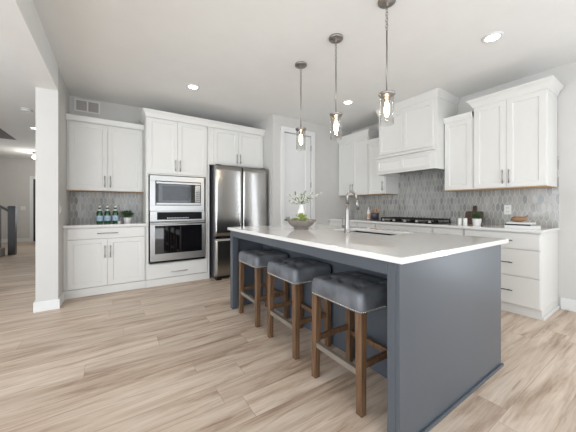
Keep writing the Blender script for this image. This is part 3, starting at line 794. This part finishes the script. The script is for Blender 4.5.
# ------------------------------------------------------------------ pendant lamps
def make_pendant(loc, label):
    e = empty('pendant_lamp', loc, 0, label, 'pendant lamp', 'glass cylinder pendant lamps over the island')
    MB().lathe([(.0, 0), (.067, 0), (.067, -.014), (.060, -.020), (.012, -.022), (.008, -.045), (0, -.047)], 28, m=None).build('canopy', M_nickel, e)
    ch = MB(); z = -.045; n = 8; pitch = .0235
    for k in range(n):
        c = z-pitch*(k+.5); pts = []
        for q in range(12):
            a = 2*pi*q/12; lx = .0095*cos(a); lz = (.0165)*sin(a)
            pts.append((lx if k % 2 else 0, 0 if k % 2 else lx, c+lz))
        ch.tube(pts, .0026, 6, closed=True)
    ch.build('chain', M_nickel, e)
    MB().tube([(0, 0, z-pitch*n), (0, 0, -.71)], .006, 10).build('rod', M_nickel, e)
    MB().lathe([(.007, -.70), (.014, -.712), (.060, -.716), (.062, -.720), (.061, -.728), (.048, -.742), (.022, -.744), (.019, -.785), (.0, -.786)], 28).build('cap', M_nickel, e)
    MB().lathe([(.051, -.7425), (.052, -.955), (.050, -.955), (.049, -.7425), (.051, -.7425)], 32, cap=(False, False)).build('glass_shade', M_glass, e)
    b = MB(); b.lathe([(.012, -.786), (.0145, -.80), (.019, -.83), (.0185, -.86), (.011, -.892), (.0, -.90)], 16).build('bulb', M_bulb, e)
    l = bpy.data.lights.new('bulb_light', 'POINT'); l.energy = 1.0; l.color = (1, .82, .6); l.shadow_soft_size = .02
    lo = bpy.data.objects.new('bulb_light', l); COL.objects.link(lo); lo.parent = e; lo.location = (0, 0, -.935)
    return e
p0 = make_pendant((1.755, 1.27, H), 'glass pendant lamp hanging nearest the camera, highest in view')
copy_tree(p0, None, (1.745, 1.815, H), 'middle one of the three glass pendant lamps over the island')
copy_tree(p0, None, (1.745, 2.37, H), 'glass pendant lamp farthest back, hanging in front of the pantry door')

# recessed ceiling lights
def can(loc, label, first=None, power=3):
    if first is None:
        e = empty('recessed_light', loc, 0, label, 'ceiling light', 'recessed ceiling lights')
        MB().lathe([(.056, -.001), (.085, -.001), (.082, -.008), (.060, -.012), (.056, -.004)], 28, cap=(False, False)).build('trim_ring', M_trim, e)
        MB().lathe([(0, -.003), (.058, -.003), (.058, -.006), (0, -.0065)], 24).build('lens', M_can, e)
        l = bpy.data.lights.new('can_light', 'SPOT'); l.spot_size = radians(95); l.spot_blend = .9; l.shadow_soft_size = .05; l.energy = power; l.color = (1, .93, .84)
        lo = bpy.data.objects.new('can_light', l); COL.objects.link(lo); lo.parent = e; lo.location = (0, 0, -.02)
        return e
    return copy_tree(first, None, loc, label)
c0 = can((.879, 3.591, H), 'round recessed ceiling light in front of the oven tower')
can((2.964, 2.824, H), 'round recessed ceiling light in front of the range hood', c0)
can((2.957, .997, H), 'round recessed ceiling light above the right end of the island aisle', c0)
for xx, yy, lb in ((.9, .3, 'added unseen recessed ceiling light above the camera, left of the island'), (2.96, -.85, 'added unseen recessed ceiling light above the open floor near the patio door'), (.9, -1.9, 'added unseen recessed ceiling light behind the camera near the rear windows')): can((xx, yy, H), lb, c0)  # extra cans added out of view to brighten floor and ceiling
can((-1.31, 7.23, H), 'round recessed ceiling light in the hallway ceiling', c0)
sd = empty('smoke_detector', (-1.17, 5.91, H), 0, 'white round smoke detector on the hallway ceiling', 'smoke detector')
MB().lathe([(.0, 0), (.07, 0), (.07, -.012), (.062, -.03), (.03, -.038), (0, -.038)], 24).build('housing', M_white, sd)
MB().lathe([(.066, -.014), (.0715, -.014), (.0715, -.018), (.066, -.018)], 24, cap=(False, False)).build('vent_ring', M_slot, sd)
gl = empty('globe_light', (-1.90, 10.4, H), 0, 'small glowing globe ceiling light at the far end of the hallway', 'ceiling light')
MB().lathe([(0, 0), (.06, 0), (.06, -.02), (.02, -.03), (.015, -.10), (0, -.10)], 20).build('mount', M_nickel, gl)
gb = MB(); gb.sphere((0, 0, -.15), .05); gb.build('globe', emis('globe_glow', (255, 240, 214), 5.0), gl)
l = bpy.data.lights.new('globe_lamp', 'POINT'); l.energy = 7; l.color = (1, .92, .82); l.shadow_soft_size = .08
lo = bpy.data.objects.new('globe_lamp', l); COL.objects.link(lo); lo.parent = gl; lo.location = (0, 0, -.30)

# ------------------------------------------------------------------ gas cooktop
ck = empty('gas_cooktop', (3.85, 2.33, CT), 0, 'black gas cooktop with cast iron grates and steel knobs under the hood', 'cooktop')
box('pan', M_black, -.25, .235, -.455, .455, .0005, .012, ck, .004)
for i, yc in enumerate((-.30, 0, .30)):
    g = MB(); x0, x1 = -.175, .225; hw = .142
    for yy in (yc-hw, yc+hw-.012): g.box(x0, x1, yy, yy+.012, .044, .062)
    for xx in (x0, x1-.012): g.box(xx, xx+.012, yc-hw+.012, yc+hw-.012, .044, .062)
    g.box(x0+.012, x1-.012, yc-.006, yc+.006, .044, .062)
    for xx in (-.075, .025, .12): g.box(xx-.006, xx+.006, yc-hw+.012, yc-.006, .044, .062); g.box(xx-.006, xx+.006, yc+.006, yc+hw-.012, .044, .062)
    for xx in (x0, x1-.012):
        for yy in (yc-hw, yc+hw-.012): g.box(xx, xx+.012, yy, yy+.012, .012, .044)
    g.build('grate', M_iron, ck, .002)
for (x, y, r) in ((-.07, -.30, .045), (.11, -.30, .035), (.02, 0, .06), (-.07, .30, .04), (.11, .30, .045)):
    MB().lathe([(r, .012), (r, .022), (r*.75, .026), (r*.7, .032), (0, .033)], 20, (x, y, 0)).build('burner', M_black, ck)
for yk in (2.69, 2.50, 2.315, 2.13, 1.945):
    MB().lathe([(.021, .012), (.021, .018), (.019, .022), (.018, .046), (.0, .047)], 18, (-.222, yk-2.33, 0)).build('knob', M_steel, ck)

# ------------------------------------------------------------------ things on the cooktop counter
cr_ = empty('utensil_crock', (3.90, 3.065, CT), 0, 'dark slate crock left of the cooktop holding the wooden utensils', 'crock')
MB().lathe([(.0, 0), (.064, 0), (.068, .006), (.068, .125), (.066, .13), (.063, .125), (.060, .012), (0, .01)], 28).build('pot', M_navy, cr_)
ut = [(-.02, .025, .17, 'spoon'), (.02, .0, .185, 'spatula'), (.0, -.03, .18, 'spoon'), (.03, -.025, .165, 'spatula')]
for k, (dx, dy, hgt, kd) in enumerate(ut):
    b = MB(); x, y = 3.90+dx*.5, 3.065+dy*.5
    b.tube([(x, y, CT+.016), (x+dx*.5, y+dy*.5, CT+hgt-.03)], .0045, 8)
    tp = (x+dx*.6, y+dy*.6, CT+hgt-.005)
    if kd == 'spoon': b.sphere(tp, .028, seg=12, rings=8, sc=(.3, .8, 1.0))
    else: b.box(tp[0]-.004, tp[0]+.004, tp[1]-.02, tp[1]+.02, tp[2]-.035, tp[2]+.03)
    o = b.build('wooden_'+kd, M_palewood if k % 2 else M_copper, None, .001)
    tag(o, ['orange wooden spoon leaning left in the dark crock', 'pale flat wooden spatula in the middle of the dark crock', 'orange wooden spoon leaning right in the dark crock', 'pale wooden spatula at the back right of the dark crock'][k], 'utensil', 'utensils in the dark crock')
bt = empty('oil_bottle', (3.90, 3.205, CT+.012), 0, 'white bottle with a thin pour neck beside the dark utensil crock', 'bottle')
MB().lathe([(0, 0), (.030, 0), (.032, .006), (.032, .13), (.024, .16), (.011, .18), (.010, .215), (0, .216)], 20).build('body', M_white, bt)
MB().lathe([(.0325, .02), (.0328, .022), (.0328, .09), (.0325, .092)], 20, cap=(False, False)).build('label', mat('peach_label', (214, 176, 150), .6), bt)
MB().lathe([(.009, .216), (.009, .225), (.004, .235), (.003, .26), (0, .26)], 12).build('pourer', M_pull, bt)
tag(MB().lathe([(0, 0), (.042, 0), (.045, .003), (.045, .008), (.042, .0115), (0, .0115)], 24, (3.90, 3.205, CT)).build('wooden_coaster', M_copper), 'round orange wooden coaster under the white pour bottle', 'coaster')
for k, (x, y) in enumerate(((3.705, 1.598), (3.70, 1.535))):
    s = empty('shaker', (x, y, CT), 0, ['left one of the two white ceramic shakers on the counter', 'right one of the two white ceramic shakers, nearer the potted plant'][k], 'shaker', 'white shakers')
    MB().lathe([(0, 0), (.022, 0), (.0235, .003), (.0235, .078), (.0225, .081), (0, .081)], 24).build('body', M_white, s)
    MB().lathe([(0, .082), (.0215, .082), (.0225, .084), (.0215, .090), (0, .091)], 24).build('lid', M_foil, s)
# cutting board leaning on the tile
cbm = MB(); out = []
hw = .105; hb = .175
pts = [(-hw+.01, 0), (hw-.01, 0), (hw, .01), (hw, hb-.015), (hw-.015, hb), (.028, hb), (.022, hb+.012), (.022, hb+.06)]
for k in range(1, 8): pts.append((.022*cos(pi*k/8), hb+.06+.022*sin(pi*k/8)))
pts += [(-.022, hb+.06), (-.022, hb+.012), (-.028, hb), (-hw+.015, hb), (-hw, hb-.015), (-hw, .01)]
t_ = .018
Fv = [cbm.bm.verts.new((0, x, z)) for x, z in pts]; Bv = [cbm.bm.verts.new((t_, x, z)) for x, z in pts]
cbm.bm.faces.new(Fv); cbm.bm.faces.new(Bv[::-1])
for k in range(len(pts)): cbm.bm.faces.new([Fv[k], Fv[(k+1) % len(pts)], Bv[(k+1) % len(pts)], Bv[k]])
o = cbm.build('cutting_board', M_board, None, .003); o.location = (4.085, 1.60, CT+.003); o.rotation_euler = (0, radians(13), 0)
tag(o, 'dark walnut paddle cutting board leaning on the tile behind the shakers', 'cutting board')
def foliage(b, c, n, rad, ln, wd, m, rnd, zmin=.1, spread=1.0):
    for k in range(n):
        th = rnd.uniform(0, 2*pi); ph = rnd.uniform(zmin, 1.2); d_ = Vector((cos(th)*cos(ph)*spread, sin(th)*cos(ph)*spread, sin(ph)))
        q = Vector(c)+d_*rad*rnd.uniform(.3, 1)
        b.leaf(q, d_+Vector((rnd.uniform(-.5, .5), rnd.uniform(-.5, .5), rnd.uniform(-.3, .3))), ln*rnd.uniform(.7, 1.2), wd, m, bend=rnd.uniform(.0, .4))
def potted(loc, label, pr, ph_, n, rad, lm, seed, ln=.04, wd=.02):
    e = empty('potted_plant', loc, 0, label, 'potted plant')
    pt = MB().lathe([(0, 0), (pr*.78, 0), (pr*.82, .004), (pr, ph_-.004), (pr, ph_), (pr*.92, ph_), (pr*.88, ph_-.012), (0, ph_-.012)], 28).build('pot', M_white, e)
    MB().lathe([(0, ph_-.010), (pr*.86, ph_-.0115)], 20, cap=(False, False)).build('soil', M_soil, pt)
    rnd = random.Random(seed); b = MB()
    for k in range(14):
        a = rnd.uniform(0, 2*pi); b.tube([(cos(a)*pr*.3, sin(a)*pr*.3, ph_-.012), (cos(a)*rad*.7, sin(a)*rad*.7, ph_+rad*rnd.uniform(.5, 1.0))], .0012, 5)
    b.build('stems', lm, e)
    b = MB(); foliage(b, (0, 0, ph_+rad*.05), n, rad, ln, wd, lm, rnd); b.build('foliage', lm, e)
    return e
potted((3.80, 1.445, CT), 'small green plant in a white pot on the counter in front of the cutting board', .05, .085, 90, .055, M_leaf, 4, .032, .018)
# books and bird
def book(loc, sx, sy, th, cov, label, title=False):
    e = empty('book', loc, 0, label, 'book', 'stacked books on the counter')
    b = MB(); b.box(-sx/2, sx/2, -sy/2, sy/2, 0, .003); b.box(-sx/2, sx/2, -sy/2, sy/2, th-.003, th); b.box(-sx/2, -sx/2+.003, -sy/2, sy/2, .003, th-.003)
    b.build('cover', cov, e, .0008)
    box('pages', M_paper, -sx/2+.003, sx/2-.005, -sy/2+.004, sy/2-.004, .003, th-.003, e)
    return e
book((3.755, .990, CT), .22, .255, .030, M_cover, 'thick white book at the bottom of the stack under the carved bird')
e = book((3.765, 1.01, CT+.0305), .20, .22, .014, M_coverb, 'thin book with black cover in the middle of the stack')
book((3.765, 1.005, CT+.045), .19, .21, .017, M_cover, 'thin white book on top of the stack, right under the carved bird')
bd = empty('carved_bird', (3.75, 1.015, CT+.0625), 0, 'carved wooden bird figure sitting on the stacked books', 'figurine')
b = MB(); n = 12; rings = []
prof = [(.074, .030, .004), (.066, .034, .018), (.045, .034, .030), (.015, .033, .0325), (-.015, .034, .031), (-.038, .040, .026), (-.055, .050, .018), (-.066, .064, .010), (-.070, .080, .005)]
b.tube([(0, p[0], p[1]) for p in prof], [p[2] for p in prof], 14); b.build('body', M_lightwood, bd)
MB().tube([(0, .066, .026), (0, .082, .020)], [.008, .002], 8).build('beak', M_twig, bd)

# ------------------------------------------------------------------ things on the left counter
def make_bottle(loc, label):
    e = empty('water_bottle', loc, 0, label, 'bottle', 'green glass water bottles')
    MB().lathe([(0, 0), (.034, 0), (.0375, .005), (.0375, .125), (.035, .15), (.024, .178), (.0155, .198), (.0135, .232), (.0145, .236), (0, .236)], 24).build('glass_body', M_green, e)
    lb = MB().lathe([(.0378, .035), (.0380, .037), (.0380, .108), (.0378, .11)], 24, cap=(False, False)).build('label', M_label, e)
    s = MB(); pts = []
    for k in range(10):
        r = .0095 if k % 2 == 0 else .0042; a = pi/2+pi*k/5; pts.append((r*cos(a), .072+r*sin(a)))
    s.face([(p[0]-.002, -.0386, p[1]) for p in pts]); s.build('star_mark', M_red, lb)
    MB().lathe([(.0362, .135), (.0352, .15), (.0243, .178), (.0235, .180)], 24, cap=(False, False)).build('neck_label', M_foil, e) if False else MB().lathe([(.0252, .178), (.0170, .197), (.0162, .2)], 24, cap=(False, False)).build('neck_label', M_foil, e)
    MB().lathe([(.0155, .225), (.0160, .228), (.0160, .246), (.0145, .249), (0, .249)], 20).build('cap', M_foil, e)
    return e
b0 = make_bottle((-.158, 4.545, CT), 'leftmost of the three green water bottles with pale blue labels')
copy_tree(b0, None, (-.068, 4.55, CT), 'middle one of the three green water bottles with pale blue labels')
copy_tree(b0, None, (.028, 4.55, CT), 'rightmost green water bottle, next to the potted plant')
potted((.178, 4.57, CT), 'bushy green plant in a white pot right of the green bottles', .055, .075, 130, .085, M_leaf, 11, .042, .022)
cu = empty('small_cup', (.070, 4.455, CT), 0, 'tiny white cup in front of the rightmost green bottle', 'cup')
MB().lathe([(0, 0), (.012, 0), (.015, .004), (.017, .035), (.015, .035), (.013, .006), (0, .005)], 20).build('body', M_white, cu)
MB().tube([(.016, 0, .028), (.026, 0, .026), (.027, 0, .014), (.0145, 0, .010)], .002, 6).build('handle', M_white, cu)

# ------------------------------------------------------------------ bowl arrangement on the island
BSC = 1.1
bw_ = empty('succulent_bowl', (1.65, 2.235, CT), 0, 'grey stoneware bowl of succulents on the island countertop', 'bowl')
MB().lathe([(q[0]*BSC, q[1]*1.06) for q in [(0, 0), (.066, 0), (.070, .004), (.068, .014), (.085, .025), (.115, .05), (.138, .083), (.142, .090), (.137, .090), (.110, .056), (.078, .034), (0, .028)]], 40).build('bowl_body', M_stone, bw_)
pb = MB(); rnd = random.Random(5)
for k in range(90):
    a = rnd.uniform(0, 2*pi); r = rnd.uniform(0, .118); pb.sphere((r*cos(a), r*sin(a), .066+.02*(r/.12)**2), rnd.uniform(.007, .012), seg=6, rings=4)
o = pb.build('pebbles', M_pebble, bw_); o['kind'] = 'stuff'
def rosette(c, R, n, hgt):
    b = MB()
    for ring_ in range(4):
        m_ = n-ring_; el = .25+ring_*.36
        for k in range(m_):
            a = 2*pi*k/m_+ring_*.5; d_ = (cos(a)*cos(el), sin(a)*cos(el), sin(el))
            b.leaf(c, d_, R*(1-.08*ring_), R*.42, None, bend=-.2, th=.003)
    b.build('succulent', M_succ, bw_)
rosette((-.005, -.03, .082), .066, 9, .04); rosette((.06, .04, .08), .045, 8, .03); rosette((-.06, .04, .084), .04, 8, .03); rosette((0, .0, .115), .065, 9, .04)
tb_ = MB(); tb_.tube([(-.11, .06, .085), (-.135, .085, .098), (-.145, .10, .094)], [.006, .010, .007], 8); tb_.build('seed_pod', M_dark, bw_)
vs = empty('bud_vase', (1.80, 2.435, CT), 0, 'slim white vase of leafy sprigs standing behind the stone bowl', 'vase')
MB().lathe([(0, 0), (.040, 0), (.046, .01), (.052, .08), (.050, .15), (.038, .20), (.024, .23), (.026, .262), (.021, .262), (.019, .235), (0, .20)], 28).build('vase_body', M_white, vs)
rnd = random.Random(8)
# view-right direction in plan is roughly (0.83,-0.55)
spr = [((.83, -.55, .62), .25), ((.75, -.45, .95), .17), ((-.5, .3, 1.1), .15), ((-.75, .45, .75), .17), ((.1, .1, 1), .12), ((.4, -.1, 1.2), .15), ((-.2, -.3, 1.2), .13), ((-.83, .55, .35), .14), ((.5, -.5, .5), .12)]
for k, (d_, ln) in enumerate(spr):
    d_ = Vector(d_).normalized(); st = Vector((0, 0, .235)); pts = [st, st+Vector((d_.x*.01, d_.y*.01, .03))]
    for q in range(1, 6): pts.append(pts[1]+d_*ln*q/5+Vector((0, 0, -.012*math.sin(q/5*pi))))
    b = MB(); b.tube(pts, [.0018]*len(pts), 5, M_twig)
    for q in range(int(ln/.006)):
        t = q/(ln/.006); i_ = 1+int(t*5); i_ = min(i_, 5); fr_ = t*5-(i_-1); base = pts[i_]*(1-fr_)+pts[i_+1 if i_ < 6 else 6]*fr_
        sd_ = d_+Vector((rnd.uniform(-1, 1), rnd.uniform(-1, 1), rnd.uniform(-.6, .9)))
        b.leaf(base, sd_, rnd.uniform(.022, .040), .015, M_petal if rnd.random() < .45 else M_leaf2, bend=.2)
    b.build('sprig', None, vs)

# ------------------------------------------------------------------ hallway
sr = empty('staircase', (-2.02, 8.95, 0), 0, 'carpeted staircase with dark newel post and railing at the left edge', 'staircase')
nw = MB(); nw.box(-.065, .065, -.065, .065, 0, 1.13); nw.build('newel_post', M_newel, sr, .004)
nc = MB(); nc.box(-.075, .075, -.075, .075, 1.13, 1.15); nc.box(-.06, .06, -.06, .06, 1.15, 1.17); nc.build('newel_cap', M_newel, sr, .004)
hr = MB(); slope = .76
v8 = []
for x, zz in ((-.066, 1.06), (-2.9, 1.06+2.834*slope)):
    v8.append([hr.bm.verts.new((x, y, zz+dz)) for y, dz in ((-.03, -.03), (.03, -.03), (.03, .03), (-.03, .03))])
for k in range(4): hr.bm.faces.new([v8[0][k], v8[0][(k+1) % 4], v8[1][(k+1) % 4], v8[1][k]])
hr.bm.faces.new(v8[0]); hr.bm.faces.new(v8[1][::-1]); hr.build('handrail', M_newel, sr, .006)
sp = MB(); NS = 11
for k in range(NS):
    x1 = -.12-k*.25; sp.box(x1-.27, x1, -1.05, .0 if k else .0, 0 if k == 0 else k*.19, (k+1)*.19)
sp.build('steps', M_carpet, sr, .02)
sk_ = MB()
for k in range(NS):
    x1 = -.12-k*.25; sk_.box(x1-.25, x1, .001, .018, 0, (k+1)*.19-.005)
sk_.build('stringer', M_trim, sr)
for k in range(22):
    x = -.19-k*.125; stp = int((-x-.12)/.25)+1
    z0_ = stp*.19; box('baluster', M_newel, x-.008, x+.008, -.022, -.006, z0_, 1.03+(-x-.066)*slope, sr)
hd_ = empty('door_2', (-2.30, YHALL, 0)); hd_['kind'] = 'structure'
cs = MB(); cs.box(-.0, .09, -.02, 0, 0, 2.16); cs.box(.98, 1.07, -.02, 0, 0, 2.16); cs.box(.0, 1.07, -.024, 0, 2.08, 2.17); cs.build('casing', M_trim, hd_, .003)
b = shaker_mb(.095, .975, .01, 2.075, -.001, .03, .12); b.build('slab', M_newel, hd_)
